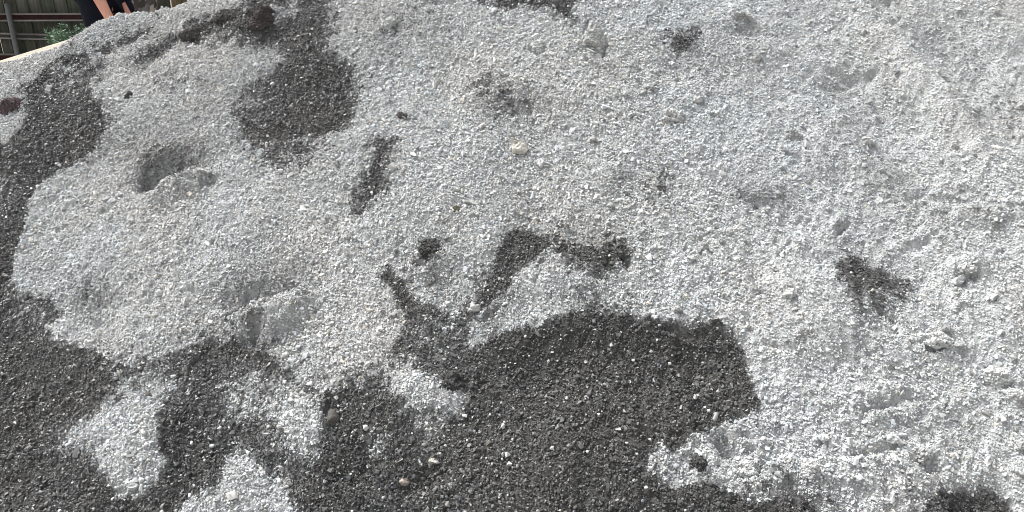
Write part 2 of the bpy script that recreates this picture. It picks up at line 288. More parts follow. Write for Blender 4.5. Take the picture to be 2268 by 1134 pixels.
# stones and clods: name, x, y, width, height, kind, sunk share, seed, label
STONES = [
    ('gravel_clod', 0.311, 3.091, 0.068, 0.112, 'pale', 0.46, 1, 'tall egg-shaped gravel clod below the dark patch at the top edge'),
    ('stone', 0.017, 2.683, 0.074, 0.049, 'cream', 0.55, 2, 'angular cream-white stone with a brownish lower face, upper middle of the heap'),
    ('stone', -0.182, 2.479, 0.038, 0.025, 'olive', 0.46, 3, 'small olive-brown stone lying alone on pale gravel, middle of the heap'),
    ('stone', -0.115, 2.197, 0.055, 0.033, 'white', 0.55, 4, 'flat whitish stone at the neck of the big dark patch'),
    ('gravel_clod', -0.176, 1.978, 0.064, 0.049, 'dark', 0.56, 5, 'round dark wet clod resting on a pale island inside the dark patch'),
    ('gravel_clod', -0.263, 2.366, 0.067, 0.041, 'dark', 0.56, 6, 'dark wet clod in pale gravel, above the left arm of the dark patch'),
    ('gravel_clod', 1.326, 1.92, 0.072, 0.045, 'pale', 0.46, 7, 'pale rounded gravel clod by the right edge, upper of the close pair'),
    ('gravel_clod', 1.358, 1.872, 0.059, 0.056, 'pale', 0.46, 8, 'pale gravel clod by the right edge, lower of the close pair'),
    ('gravel_clod', 1.186, 1.996, 0.079, 0.03, 'pale', 0.46, 9, 'wide flat pale clod with a dark underside, left of the close pair'),
    ('gravel_clod', 0.552, 2.732, 0.071, 0.047, 'pale', 0.46, 10, 'pale blocky clod in the upper right middle of the heap, right of the cream stone'),
    ('stone', -0.395, 2.894, 0.048, 0.026, 'brown', 0.46, 11, 'small flat brown-grey stone right of the upper dark patch'),
    ('gravel_clod', 0.952, 2.673, 0.049, 0.04, 'grey', 0.46, 12, 'grey angular clod in the upper right, above a smaller one'),
    ('stone', 0.905, 2.607, 0.03, 0.021, 'grey', 0.46, 13, 'small grey stone just below the grey angular clod'),
    ('gravel_clod', 0.868, 3.132, 0.078, 0.048, 'grey', 0.46, 14, 'broad grey clod near the top edge, right of centre'),
    ('gravel_clod', -2.198, 3.528, 0.1, 0.08, 'purple', 0.46, 15, 'purplish-brown clod at the left edge, beside the dark band'),
    ('gravel_clod', -1.386, 3.622, 0.126, 0.066, 'brown', 0.66, 16, 'dark brown clod with a black gap beneath, leftmost of the three brown clods'),
    ('gravel_clod', -1.251, 3.64, 0.15, 0.09, 'brown', 0.66, 17, 'dark brown peaked clod, middle of the three brown clods'),
    ('gravel_clod', -1.062, 3.527, 0.125, 0.096, 'red', 0.66, 18, 'reddish dark clod, rightmost and largest of the three brown clods'),
    ('gravel_clod', 0.106, 3.102, 0.05, 0.04, 'pale', 0.46, 19, 'pale pointed clod with a dark notch under it, left of the taller egg-shaped clod'),
    ('gravel_clod', -0.512, 1.952, 0.053, 0.053, 'smooth', 0.62, 20, 'smooth dark grey-brown clod beside the pale island, lower left middle'),
    ('gravel_clod', 0.482, 1.717, 0.038, 0.035, 'dark', 0.56, 21, 'dark clod among white chips at the lower edge of the big dark patch'),
    ('gravel_clod', 0.605, 1.698, 0.06, 0.04, 'pale', 0.46, 22, 'pale gravel clod right of the black hollow, bottom right middle'),
    ('gravel_clod', 0.749, 1.678, 0.05, 0.046, 'white', 0.46, 23, 'whitish clod in the pale gravel at bottom right, above the dark bottom strip'),
    ('gravel_clod', 1.064, 1.738, 0.042, 0.031, 'grey', 0.46, 24, 'grey clod with a dark crease below it, bottom right'),
    ('gravel_clod', 1.055, 1.851, 0.05, 0.023, 'pale', 0.46, 25, 'low pale clod under a dark arched crease, lower right'),
    ('gravel_clod', 1.349, 2.19, 0.051, 0.024, 'pale', 0.46, 26, 'pale clod with a V-shaped shadow under it, near the right edge'),
    ('stone', 0.85, 2.446, 0.029, 0.022, 'grey', 0.46, 27, 'small round grey stone right of the dark speckled hollow'),
    ('stone', -0.213, 1.807, 0.033, 0.02, 'cream', 0.46, 28, 'small cream stone in the dark gravel near the bottom middle'),
    ('stone', -0.291, 1.782, 0.031, 0.021, 'pink', 0.46, 29, 'pinkish-beige stone low in the dark gravel near the bottom edge'),
    ('gravel_clod', -0.491, 3.332, 0.06, 0.049, 'pale', 0.46, 30, 'pale lump right of the upper dark patch, near the top'),
    ('stone', -1.618, 3.397, 0.038, 0.048, 'dark', 0.56, 31, 'small upright dark stone on pale gravel in the upper left'),
    ('stone', 0.707, 2.337, 0.039, 0.028, 'white', 0.46, 32, 'small white lump in pale gravel, right middle of the heap'),
    ('stone', 0.082, 2.548, 0.044, 0.022, 'white', 0.46, 33, 'flat white stone below the cream-white stone, middle of the heap'),
    ('pebble', -2.043, 3.557, 0.035, 0.032, 'white', 0.46, 34, 'white pebble at the top of the left dark band'),
    ('stone', 0.34, 2.304, 0.027, 0.024, 'dark', 0.56, 35, 'dark stone at the right end of the dark blotch in the middle'),
    ('stone', 1.236, 2.166, 0.023, 0.011, 'grey', 0.46, 36, 'thin grey stone at the right, left of the clod with the V-shaped shadow'),
]


def window(gx, gy, x0, x1, y0, y1):
    return (slice(max(0, int((y0 - gy[0]) / STEP)), max(0, int((y1 - gy[0]) / STEP) + 2)),
            slice(max(0, int((x0 - gx[0]) / STEP)), max(0, int((x1 - gx[0]) / STEP) + 2)))

def seg_dist(x, y, pts):
    best = np.full(x.shape, 1e9)
    for (x0, y0), (x1, y1) in zip(pts[:-1], pts[1:]):
        ex, ey = x1 - x0, y1 - y0
        t = np.clip(((x - x0) * ex + (y - y0) * ey) / (ex * ex + ey * ey + 1e-12), 0, 1)
        best = np.minimum(best, (x - x0 - t * ex) ** 2 + (y - y0 - t * ey) ** 2)
    return np.sqrt(best)

def cake(x, y):                    # how far fine dust has caked the surface: most on the right-hand flank
    return np.clip(0.30 + 0.45 * np.clip((x - 0.35) / 0.7, 0, 1) + 0.5 * fbm(x * 1.5, y * 1.5, 19, 3), 0, 1)

STEP = 0.0045
def make_grid():
    gx = np.arange(-4.4, 4.2, STEP)
    gy = np.arange(0.9, 5.9, STEP)
    X, Y = np.meshgrid(gx, gy)
    # the broad shape on a coarse grid, blown up
    q = 6
    cx, cy = np.arange(-4.45, 4.3, STEP * q), np.arange(0.85, 6.0, STEP * q)
    CX, CY = np.meshgrid(cx, cy)
    C = heap_base(CX, CY)
    fx, fy = (gx - cx[0]) / (STEP * q), (gy - cy[0]) / (STEP * q)
    ix, iy = fx.astype(int), fy.astype(int)
    tx, ty = (fx - ix)[None, :], (fy - iy)[:, None]
    Z = ((C[iy][:, ix] * (1 - tx) + C[iy][:, ix + 1] * tx) * (1 - ty) + (C[iy + 1][:, ix] * (1 - tx) + C[iy + 1][:, ix + 1] * tx) * ty)
    for fx_, fy_, rx, ry, ang, amp, sharp in FEATURES:       # mounds and hollows
        m = 2.4 * max(rx, ry)
        W = window(gx, gy, fx_ - m, fx_ + m, fy_ - m, fy_ + m)
        x, y = X[W], Y[W]
        rm = min(rx, ry, 0.05)                                # crumbled, uneven rims
        x, y = x + 0.45 * rm * fbm(x * 17, y * 17, 71, 3, 0.65), y + 0.45 * rm * fbm(x * 17, y * 17, 72, 3, 0.65)
        c, s = math.cos(ang), math.sin(ang)
        u = ((x - fx_) * c + (y - fy_) * s) / rx
        v = (-(x - fx_) * s + (y - fy_) * c) / ry
        Z[W] += amp * (0.75 if amp < 0 else 1.0) * np.exp(-np.power(u * u + v * v + 1e-9, sharp))
    warp = 0.35 * fbm(X * 6, Y * 6, 14, 2)
    lumps = 0.5 - np.abs(fbm(X * 19 + warp, Y * 15, 15, 2))      # caked clumps with creases between them
    rough = 0.6 + 0.7 * np.clip(fbm(X * 1.6, Y * 1.6, 16, 2) + 0.2, 0, 1)
    ux, uy = X * 0.86 + Y * 0.5, -X * 0.5 + Y * 0.86
    slump = 0.5 - np.abs(fbm(ux * 4.2, uy * 6.5, 24, 4, 0.7))      # slumped ridges running down to the right
    Z += 0.018 * fbm(X * 7, Y * 7, 4, 3) + 0.020 * slump * np.clip(0.35 + (X - 0.2) * 0.8, 0.25, 1.0) + rough * (0.010 * lumps + 0.0042 * vnoise(X * 52, Y * 44, 17) + 0.0040 * vnoise(X * 105, Y * 90, 18))
    rs = np.random.RandomState(23)
    cr = [(w, d, pts) for w, d, pts in CRACKS]
    for k in range(1300):                                         # short slump creases, lying across the slope
        x0, y0 = rs.uniform(-2.4, 2.1), rs.uniform(1.5, 3.9)
        ln, a = min(0.045, 0.007 * math.exp(abs(rs.normal(0, 0.8)))), rs.normal(-0.15 if x0 > 0.5 else 0.08, 0.4)
        bend = rs.normal(0, 0.25) * ln
        dx, dy = math.cos(a), math.sin(a)
        cr.append((rs.uniform(0.0030, 0.0055), rs.uniform(0.010, 0.022),
                   [(x0 - dx * ln, y0 - dy * ln), (x0 - dy * bend, y0 + dx * bend), (x0 + dx * ln, y0 + dy * ln)]))
    G = np.zeros(Z.shape, np.float32)
    for w, d, pts in cr:
        xs, ys = [p[0] for p in pts], [p[1] for p in pts]
        W = window(gx, gy, min(xs) - 0.03, max(xs) + 0.03, min(ys) - 0.03, max(ys) + 0.03)
        x, y = X[W], Y[W]
        r = seg_dist(x + 0.006 * vnoise(x * 60, y * 60, 61), y + 0.006 * vnoise(x * 60, y * 60, 62), pts)
        Z[W] -= d * np.exp(-(r / w) ** 2) * (0.75 + 0.35 * vnoise(x * 40, y * 40, 63))
        G[W] = np.maximum(G[W], np.exp(-(r / (0.8 * w)) ** 2) * min(1.0, d / 0.018))
        Z[W] += min(0.22 * d, 0.006) * np.exp(-((r - 2.2 * w) / (1.3 * w)) ** 2)
    return gx, gy, Z, G

GRX, GRY, GRZ, GAP = make_grid()

def lookup(A, x, y):
    fx = np.clip((np.asarray(x, float) - GRX[0]) / STEP, 0, len(GRX) - 2.001)
    fy = np.clip((np.asarray(y, float) - GRY[0]) / STEP, 0, len(GRY) - 2.001)
    i, j = fx.astype(int), fy.astype(int)
    a, b = fx - i, fy - j
    return (A[j, i] * (1 - a) + A[j, i + 1] * a) * (1 - b) + (A[j + 1, i] * (1 - a) + A[j + 1, i + 1] * a) * b

def heap(x, y):
    return lookup(GRZ, x, y)

# ------------------------------------------------------------------ helpers
def tag(o, label=None, cat=None, group=None, kind=None):
    if label: o['label'] = label
    if cat: o['category'] = cat
    if group: o['group'] = group
    if kind: o['kind'] = kind
    return o

def link(name, data, mat=None, parent=None, loc=None):
    o = bpy.data.objects.new(name, data)
    COL.objects.link(o)
    if mat and data is not None and not data.materials:
        data.materials.append(mat)
    if parent: o.parent = parent
    if loc is not None: o.location = loc
    return o

def empty(name, loc):
    o = bpy.data.objects.new(name, None)
    o.empty_display_size = 0.1
    o.location = loc
    COL.objects.link(o)
    return o

def mesh_np(name, verts, faces, smooth=False):
    me = bpy.data.meshes.new(name)
    me.from_pydata([tuple(v) for v in verts], [], [tuple(f) for f in faces])
    if smooth:
        me.polygons.foreach_set('use_smooth', [True] * len(me.polygons))
    me.update()
    return me

def new_mat(name):
    m = bpy.data.materials.new(name)
    m.use_nodes = True
    nt = m.node_tree
    return m, nt, nt.nodes['Principled BSDF']

def N(nt, kind, **kw):
    n = nt.nodes.new(kind)
    for k, v in kw.items():
        setattr(n, k, v)
    return n

def noise(nt, scale, detail=4, rough=0.55, coord='Object', stretch=None):
    tc = N(nt, 'ShaderNodeTexCoord')
    t = N(nt, 'ShaderNodeTexNoise')
    t.inputs['Scale'].default_value = scale
    t.inputs['Detail'].default_value = detail
    t.inputs['Roughness'].default_value = rough
    if stretch:
        mp = N(nt, 'ShaderNodeMapping')
        mp.inputs['Scale'].default_value = stretch
        nt.links.new(tc.outputs[coord], mp.inputs['Vector'])
        nt.links.new(mp.outputs[0], t.inputs['Vector'])
    else:
        nt.links.new(tc.outputs[coord], t.inputs['Vector'])
    return t.outputs['Fac']

def ramp(nt, fac, stops):
    r = N(nt, 'ShaderNodeValToRGB')
    el = r.color_ramp.elements
    while len(el) < len(stops): el.new(0.5)
    for e, (p, c) in zip(el, stops):
        e.position = p
        e.color = (*c, 1)
    nt.links.new(fac, r.inputs[0])
    return r.outputs[0]

def bump(nt, fac, bsdf, strength, dist):
    b = N(nt, 'ShaderNodeBump')
    b.inputs['Strength'].default_value = strength
    b.inputs['Distance'].default_value = dist
    nt.links.new(fac, b.inputs['Height'])
    nt.links.new(b.outputs[0], bsdf.inputs['Normal'])

def mix(nt, fac, a, b, mode='MIX'):
    m = N(nt, 'ShaderNodeMix', data_type='RGBA', blend_type=mode)
    for s, v in ((0, fac), (6, a), (7, b)):
        if hasattr(v, 'is_output'): nt.links.new(v, m.inputs[s])
        elif isinstance(v, (int, float)): m.inputs[s].default_value = v
        else: m.inputs[s].default_value = (*v, 1)
    return m.outputs[2]

def simple_mat(name, stops, scale, rough=0.85, bump_amt=(0.4, 0.004), stretch=None, detail=5):
    m, nt, b = new_mat(name)
    f = noise(nt, scale, detail, stretch=stretch)
    nt.links.new(ramp(nt, f, stops), b.inputs['Base Color'])
    b.inputs['Roughness'].default_value = rough
    bump(nt, f, b, *bump_amt)
    return m

# ------------------------------------------------------------------ where the gravel is damp, and the shade painted with it
def poly_sd(px, py, poly):
    p = np.array(poly)
    q = np.roll(p, -1, 0)
    best = np.full(px.shape, 1e9)
    inside = np.zeros(px.shape, bool)
    for (x0, y0), (x1, y1) in zip(p, q):
        ex, ey = x1 - x0, y1 - y0
        t = np.clip(((px - x0) * ex + (py - y0) * ey) / (ex * ex + ey * ey + 1e-12), 0, 1)
        best = np.minimum(best, (px - x0 - t * ex) ** 2 + (py - y0 - t * ey) ** 2)
        if y0 != y1:
            inside ^= ((y0 > py) != (y1 > py)) & (px < (x1 - x0) * (py - y0) / (y1 - y0) + x0)
    d = np.sqrt(best)
    return np.where(inside, -d, d)

def wetness(x, y):
    w = np.zeros(np.shape(x))
    wob = 0.013 * fbm(x * 12, y * 12, 21, 4, 0.65) + 0.007 * fbm(x * 50, y * 50, 22, 2)
    hal = np.clip(0.45 + 1.6 * fbm(x * 3.3, y * 3.3, 25, 3), 0, 1)      # in places the edge thins out into loose specks
    for layer, add in ((WET, True), (DRY, False)):
        for name, fz, st, poly in layer:
            fz = max(fz * 1.3, 0.018)
            p = np.array(poly)
            m = fz + 0.12
            k = (x > p[:, 0].min() - m) & (x < p[:, 0].max() + m) & (y > p[:, 1].min() - m) & (y < p[:, 1].max() + m)
            d = poly_sd(x[k], y[k], poly) + wob[k]
            s = np.maximum(np.clip(0.55 - d / fz, 0, 1), hal[k] * (1.0 if add else 0.45) * np.clip(0.62 - d / 0.13, 0, 0.5)) * st
            w[k] = np.maximum(w[k], s) if add else w[k] * (1 - s)
    return w

def damp_shading(x, y):  # darkening from damp spots and painted hollow shade
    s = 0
    for fx, fy, rx, ry, ang, st in DAMP_SHADE:
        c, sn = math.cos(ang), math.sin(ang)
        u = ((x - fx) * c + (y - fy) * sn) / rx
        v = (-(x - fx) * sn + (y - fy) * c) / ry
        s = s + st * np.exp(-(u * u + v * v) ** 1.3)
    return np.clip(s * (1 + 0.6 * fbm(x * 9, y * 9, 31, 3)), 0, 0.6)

# ------------------------------------------------------------------ ground
m_ground = simple_mat('packed_earth', [(0.3, (0.10, 0.085, 0.065)), (0.7, (0.20, 0.17, 0.135))], 1.5, 0.95, (0.6, 0.03))
gv, gf = [], []
gn = 48
for j in range(gn + 1):
    for i in range(gn + 1):
        gx = (i / gn - 0.5) * 2
        gy = (j / gn - 0.5) * 2
        X = math.copysign(abs(gx) ** 2.2, gx) * 150
        Y = math.copysign(abs(gy) ** 2.2, gy) * 150 + 4
        gv.append((X, Y, -0.03 + 0.01 * float(vnoise(X * 1.3, Y * 1.3, 9))))
for j in range(gn):
    for i in range(gn):
        a = j * (gn + 1) + i
        gf.append((a, a + 1, a + gn + 2, a + gn + 1))
tag(link('ground', mesh_np('ground', gv, gf, True), m_ground), kind='structure')

# ------------------------------------------------------------------ the heap itself
m_core, nt, b = new_mat('gravel_fines')
at_w = N(nt, 'ShaderNodeAttribute', attribute_name='wet')
f1 = noise(nt, 260, 3, 0.7)
f2 = noise(nt, 230, 3, 0.75)
dry = ramp(nt, f1, [(0.3, (0.36, 0.365, 0.367)), (0.62, (0.56, 0.565, 0.563))])
damp = ramp(nt, f1, [(0.3, (0.055, 0.0535, 0.051)), (0.62, (0.088, 0.086, 0.082))])
nt.links.new(mix(nt, at_w.outputs['Fac'], dry, damp), b.inputs['Base Color'])
b.inputs['Roughness'].default_value = 0.9
bump(nt, f2, b, 1.0, 0.006)

gx = np.concatenate([np.arange(-4.38, -2.55, 0.03), np.arange(-2.55, 2.15, 0.0052), np.arange(2.15, 4.18, 0.03)])
gy = np.concatenate([np.arange(0.92, 1.45, 0.02), np.arange(1.45, 4.12, 0.0056), np.arange(4.12, 5.88, 0.03)])
nx, ny = len(gx), len(gy)
GX, GY = np.meshgrid(gx, gy)
GZ = heap(GX, GY) - 0.0026 * (1 - 0.7 * cake(GX, GY))
GZ = np.where(GZ < 0.0, GZ * 2 - 0.02, GZ)
verts = np.stack([GX.ravel(), GY.ravel(), GZ.ravel()], 1)
ii = (np.arange(ny - 1)[:, None] * nx + np.arange(nx - 1)[None, :]).ravel()
quads = np.stack([ii, ii + 1, ii + nx + 1, ii + nx], 1)
keep = (GZ.ravel()[quads] > -0.06).any(1)
quads = quads[keep]
used = np.unique(quads)
remap = np.full(len(verts), -1)
remap[used] = np.arange(len(used))
verts, quads = verts[used], remap[quads]
me = bpy.data.meshes.new('gravel_heap')
me.vertices.add(len(verts))
me.vertices.foreach_set('co', verts.ravel())
me.loops.add(quads.size)
me.loops.foreach_set('vertex_index', quads.ravel().astype(np.int32))
me.polygons.add(len(quads))
me.polygons.foreach_set('loop_start', np.arange(0, quads.size, 4, dtype=np.int32))
me.update(calc_edges=True)
me.polygons.foreach_set('use_smooth', [True] * len(me.polygons))
wa = me.attributes.new('wet', 'FLOAT', 'POINT')
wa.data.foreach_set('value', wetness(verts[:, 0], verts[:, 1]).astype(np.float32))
heap_ob = tag(link('gravel_heap', me, m_core),
              'tall heap of crushed grey gravel with dark damp patches filling the picture', 'gravel heap')

# ------------------------------------------------------------------ chips: angular pieces
def chip_mesh(name, seed, n=11, smooth=0.0):
    rr = random.Random(seed)
    bm = bmesh.new()
    for k in range(n):
        v = Vector((rr.gauss(0, 1), rr.gauss(0, 1), rr.gauss(0, 1))).normalized()
        v = Vector([math.copysign(abs(c) ** 0.75, c) for c in v]) * rr.uniform(0.8, 1.1)
        bm.verts.new((v.x * 0.58, v.y * 0.46, v.z * 0.36))
    res = bmesh.ops.convex_hull(bm, input=bm.verts)
    bmesh.ops.delete(bm, geom=[g for g in res['geom_interior'] if isinstance(g, bmesh.types.BMVert)], context='VERTS')
    bmesh.ops.recalc_face_normals(bm, faces=bm.faces)
    mm = bpy.data.meshes.new(name)
    bm.to_mesh(mm)
    bm.free()
    return mm

m_chip, nt, b = new_mat('gravel_chip')
a_t = N(nt, 'ShaderNodeAttribute', attribute_type='INSTANCER', attribute_name='tint')
a_w = N(nt, 'ShaderNodeAttribute', attribute_type='INSTANCER', attribute_name='chipwet')
f1 = noise(nt, 2.6, 3, 0.6)
mot = ramp(nt, f1, [(0.3, (0.90, 0.90, 0.90)), (0.7, (1.07, 1.07, 1.07))])
nt.links.new(mix(nt, 1.0, a_t.outputs['Color'], mot, 'MULTIPLY'), b.inputs['Base Color'])
mr = N(nt, 'ShaderNodeMapRange')
mr.inputs['To Min'].default_value = 0.92
mr.inputs['To Max'].default_value = 0.38
nt.links.new(a_w.outputs['Fac'], mr.inputs['Value'])
nt.links.new(mr.outputs[0], b.inputs['Roughness'])

chips = bpy.data.collections.new('chip_shapes')
for k in range(12):
    mm = chip_mesh('chip', 100 + k, n=(9, 11, 13)[k % 3])
    mm.materials.append(m_chip)
    chips.objects.link(bpy.data.objects.new('chip', mm))

rng = np.random.RandomState(11)

def orient(nrm, tilt):
    n = len(nrm)
    nz = nrm + tilt * rng.randn(n, 3)
    nz /= np.linalg.norm(nz, axis=1, keepdims=True)
    yaw = rng.rand(n) * 2 * np.pi
    ref = np.stack([np.cos(yaw), np.sin(yaw), 0.3 * rng.randn(n)], 1)
    xx = ref - (ref * nz).sum(1, keepdims=True) * nz
    xx /= np.linalg.norm(xx, axis=1, keepdims=True)
    yy = np.cross(nz, xx)
    M = np.stack([xx, yy, nz], 2)
    ey = -np.arcsin(np.clip(M[:, 2, 0], -1, 1))
    return np.stack([np.arctan2(M[:, 2, 1], M[:, 2, 2]), ey, np.arctan2(M[:, 1, 0], M[:, 0, 0])], 1)

def heap_normal(x, y, e=0.006):
    dx = (heap(x + e, y) - heap(x - e, y)) / (2 * e)
    dy = (heap(x, y + e) - heap(x, y - e)) / (2 * e)
    nn = np.stack([-dx, -dy, np.ones_like(dx)], 1)
    return nn / np.linalg.norm(nn, axis=1, keepdims=True), np.sqrt(1 + dx * dx + dy * dy)

def chip_tints(x, y, wet, w):
    n = len(x)
    v = np.clip(0.56 + 0.055 * rng.randn(n), 0.22, 0.76)
    v[rng.rand(n) < 0.12] *= 0.55                                # a share of chips darkened to paint shadowed gaps
    v *= 1 + 0.10 * fbm(x * 2.2, y * 2.2, 41, 3)
    v *= (1 - damp_shading(x, y)) * (1 - 0.22 * w)                   # half dry towards the damp patches
    hue = fbm(x * 3.5, y * 3.5, 42, 3) * 0.035 + 0.035 * np.exp(-((x - 0.75) / 0.45) ** 2 - ((y - 2.9) / 0.7) ** 2)
    own = 0.022 * rng.randn(n)
    col = np.stack([v * (1.0 - 0.006 - hue + own), v * (1.0 + 0.006), v * (1.0 + hue * 0.6 - own)], 1)
    warm = rng.rand(n) < 0.03
    col[warm] *= np.array([1.05, 0.98, 0.86])
    vd = np.clip(0.088 + 0.018 * rng.randn(n), 0.04, 0.18) * (1 + 0.8 * np.clip(0.8 - w, 0, 0.8)) * (1 + 0.25 * fbm(x * 4, y * 4, 43, 3))
    br = 0.03 * fbm(x * 5, y * 5, 44, 3) + 0.03 * rng.randn(n)
    dark = np.stack([vd * (1.012 + br), vd, vd * (0.98 - br)], 1)
    return np.where(wet[:, None], dark, col)

def scatter(name, n_try, density_fn, size_fn, lift, tilt, parent, zone):
    x0, x1, y0, y1 = zone
    n_try = int(n_try * 2.2)
    x = rng.uniform(x0, x1, n_try)
    y = rng.uniform(y0, y1, n_try)
    k = rng.rand(n_try) < density_fn(x, y) * (1 - 0.9 * lookup(GAP, x, y))
    x, y = x[k], y[k]
    nrm, af = heap_normal(x, y)
    k = rng.rand(len(x)) < np.minimum(af / 1.22, 2.2) / 2.2      # as many chips per square metre of slope on steep places
    x, y, nrm = x[k], y[k], nrm[k]
    z = heap(x, y)
    ck = cake(x, y)
    size = size_fn(len(x)) * (1 - 0.30 * np.clip(ck - 0.25, 0, 1))
    off = lift[0] + lift[1] * rng.rand(len(x)) * (1 - 0.38 * ck)
    P = np.stack([x, y, z], 1) + nrm * (off * size)[:, None]
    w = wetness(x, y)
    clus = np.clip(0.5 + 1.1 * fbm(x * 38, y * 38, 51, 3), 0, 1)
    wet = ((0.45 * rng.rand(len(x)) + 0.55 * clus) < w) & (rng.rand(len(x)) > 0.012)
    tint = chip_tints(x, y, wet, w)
    shape = np.stack([1 + 0.25 * rng.randn(len(x)), 1 + 0.15 * rng.randn(len(x)), 1 + 0.2 * rng.randn(len(x))], 1).clip(0.5, 1.7)
    return instance_cloud(name, P, orient(nrm, tilt), shape * size[:, None], tint, wet.astype(float), parent), len(x)

def instance_cloud(name, P, rots, scales, tint, wet, parent):
    pm = bpy.data.meshes.new(name)
    pm.vertices.add(len(P))
    pm.vertices.foreach_set('co', P.ravel())
    def att(nm, typ, val, key='vector'):
        pm.attributes.new(nm, typ, 'POINT').data.foreach_set(key, np.ascontiguousarray(val, np.float32).ravel())
    att('rot', 'FLOAT_VECTOR', rots)
    att('scl', 'FLOAT_VECTOR', scales)
    att('tint', 'FLOAT_COLOR', np.concatenate([tint.clip(0.01, 0.85), np.ones((len(P), 1))], 1), 'color')
    att('chipwet', 'FLOAT', wet, 'value')
    o = tag(link(name, pm, None, parent), kind='stuff')
    o.modifiers.new('scatter', 'NODES').node_group = SCATTER
    return o

SCATTER = bpy.data.node_groups.new('scatter_chips', 'GeometryNodeTree')
SCATTER.interface.new_socket('Geometry', in_out='INPUT', socket_type='NodeSocketGeometry')
SCATTER.interface.new_socket('Geometry', in_out='OUTPUT', socket_type='NodeSocketGeometry')
gi, go = N(SCATTER, 'NodeGroupInput'), N(SCATTER, 'NodeGroupOutput')
m2p = N(SCATTER, 'GeometryNodeMeshToPoints')
ci = N(SCATTER, 'GeometryNodeCollectionInfo')
ci.inputs['Collection'].default_value = chips
ci.inputs['Separate Children'].default_value = True
iop = N(SCATTER, 'GeometryNodeInstanceOnPoints')
iop.inputs['Pick Instance'].default_value = True
rot = N(SCATTER, 'GeometryNodeInputNamedAttribute', data_type='FLOAT_VECTOR')
rot.inputs['Name'].default_value = 'rot'
scl = N(SCATTER, 'GeometryNodeInputNamedAttribute', data_type='FLOAT_VECTOR')
scl.inputs['Name'].default_value = 'scl'
e2r = N(SCATTER, 'FunctionNodeEulerToRotation')
L = SCATTER.links.new
L(gi.outputs[0], m2p.inputs['Mesh'])
L(m2p.outputs[0], iop.inputs['Points'])
L(ci.outputs[0], iop.inputs['Instance'])
L(rot.outputs[0], e2r.inputs[0])
L(e2r.outputs[0], iop.inputs['Rotation'])
L(scl.outputs[0], iop.inputs['Scale'])
L(iop.outputs[0], go.inputs[0])

def seen_density(x, y):          # full cover on the part of the slope the photograph shows, thinner round the back
    half = 0.30 + 0.66 * y
    ridge = np.interp(x, RIDGE_X, RIDGE_Z)
    front = np.clip((half + 0.25 - np.abs(x)) / 0.2, 0, 1) * (y > 1.3)
    upper = np.clip((4.25 - y) / 0.15, 0, 1)
    core = front * upper * np.where((y > 3.75) & (x > -1.0), 0.35, 1)
    return np.maximum(core, 0.10 * (heap_base(x, y) > 0.0))

zone = (-4.0, 3.6, 1.0, 5.4)
area = (zone[1] - zone[0]) * (zone[3] - zone[2])
fine = lambda n: np.clip(0.0040 * np.exp(0.34 * rng.randn(n)), 0.0022, 0.010)
mid = lambda n: np.clip(0.0064 * np.exp(0.36 * rng.randn(n)), 0.0035, 0.018)
big = lambda n: np.clip(0.0125 * np.exp(0.34 * rng.randn(n)), 0.008, 0.032)
_, n1 = scatter('fine_gravel', int(area * 42000), seen_density, fine, (-0.3, 1.0), 0.6, heap_ob, zone)
_, n2 = scatter('loose_gravel', int(area * 24000), seen_density, mid, (-0.2, 0.85), 0.55, heap_ob, zone)
_, n3 = scatter('coarse_gravel', int(area * 700), seen_density, big, (-0.2, 0.4), 0.40, heap_ob, zone)
print('chips', n1, n2, n3, len(verts))

# pale dry pebbles lying on the dark damp gravel, each picked out singly
m_peb = simple_mat('pale_pebble', [(0.3, (0.52, 0.52, 0.50)), (0.7, (0.74, 0.74, 0.72))], 90, 0.85, (0.3, 0.002))
peb = [chip_mesh('pebble', 300 + k, 13) for k in range(8)]
for mm in peb: mm.materials.append(m_peb)
px = rng.uniform(-2.3, 1.3, 6000)
py = rng.uniform(1.55, 4.0, 6000)
pw = wetness(px, py) > 0.75
px, py = px[pw][:200], py[pw][:200]
pn, _ = heap_normal(px, py)
pr = orient(pn, 0.35)
for k in range(len(px)):
    o = link('pebble', peb[k % 8], None, heap_ob)
    s = float(np.clip(0.0078 * math.exp(0.32 * rng.randn()), 0.005, 0.016))
    p = np.array([px[k], py[k], float(heap(px[k], py[k]))]) + pn[k] * (0.006 + 0.3 * s)
    o.location = p
    o.rotation_euler = pr[k]
    o.scale = (s, s, s * 1.2)

# ------------------------------------------------------------------ stones and clods
KIND = {
    'grey': ((0.24, 0.24, 0.235), (0.46, 0.465, 0.46), 1.0), 'pale': ((0.34, 0.345, 0.34), (0.58, 0.585, 0.575), 1.0),
    'white': ((0.38, 0.38, 0.375), (0.56, 0.56, 0.55), 0.8), 'cream': ((0.33, 0.315, 0.275), (0.52, 0.505, 0.46), 0.7),
    'slate': ((0.13, 0.14, 0.142), (0.30, 0.315, 0.318), 1.0),
    'blue': ((0.36, 0.39, 0.40), (0.58, 0.62, 0.63), 0.7), 'olive': ((0.05, 0.048, 0.03), (0.15, 0.14, 0.095), 0.3),
    'dark': ((0.035, 0.034, 0.033), (0.085, 0.083, 0.081), 1.0), 'smooth': ((0.055, 0.052, 0.047), (0.115, 0.108, 0.098), 0.4),
    'brown': ((0.038, 0.035, 0.034), (0.092, 0.085, 0.082), 0.9), 'red': ((0.040, 0.034, 0.034), (0.092, 0.080, 0.079), 0.9),
    'purple': ((0.05, 0.036, 0.040), (0.15, 0.11, 0.115), 0.7), 'pink': ((0.25, 0.21, 0.18), (0.45, 0.38, 0.34), 0.4),
}
stone_mats = {}
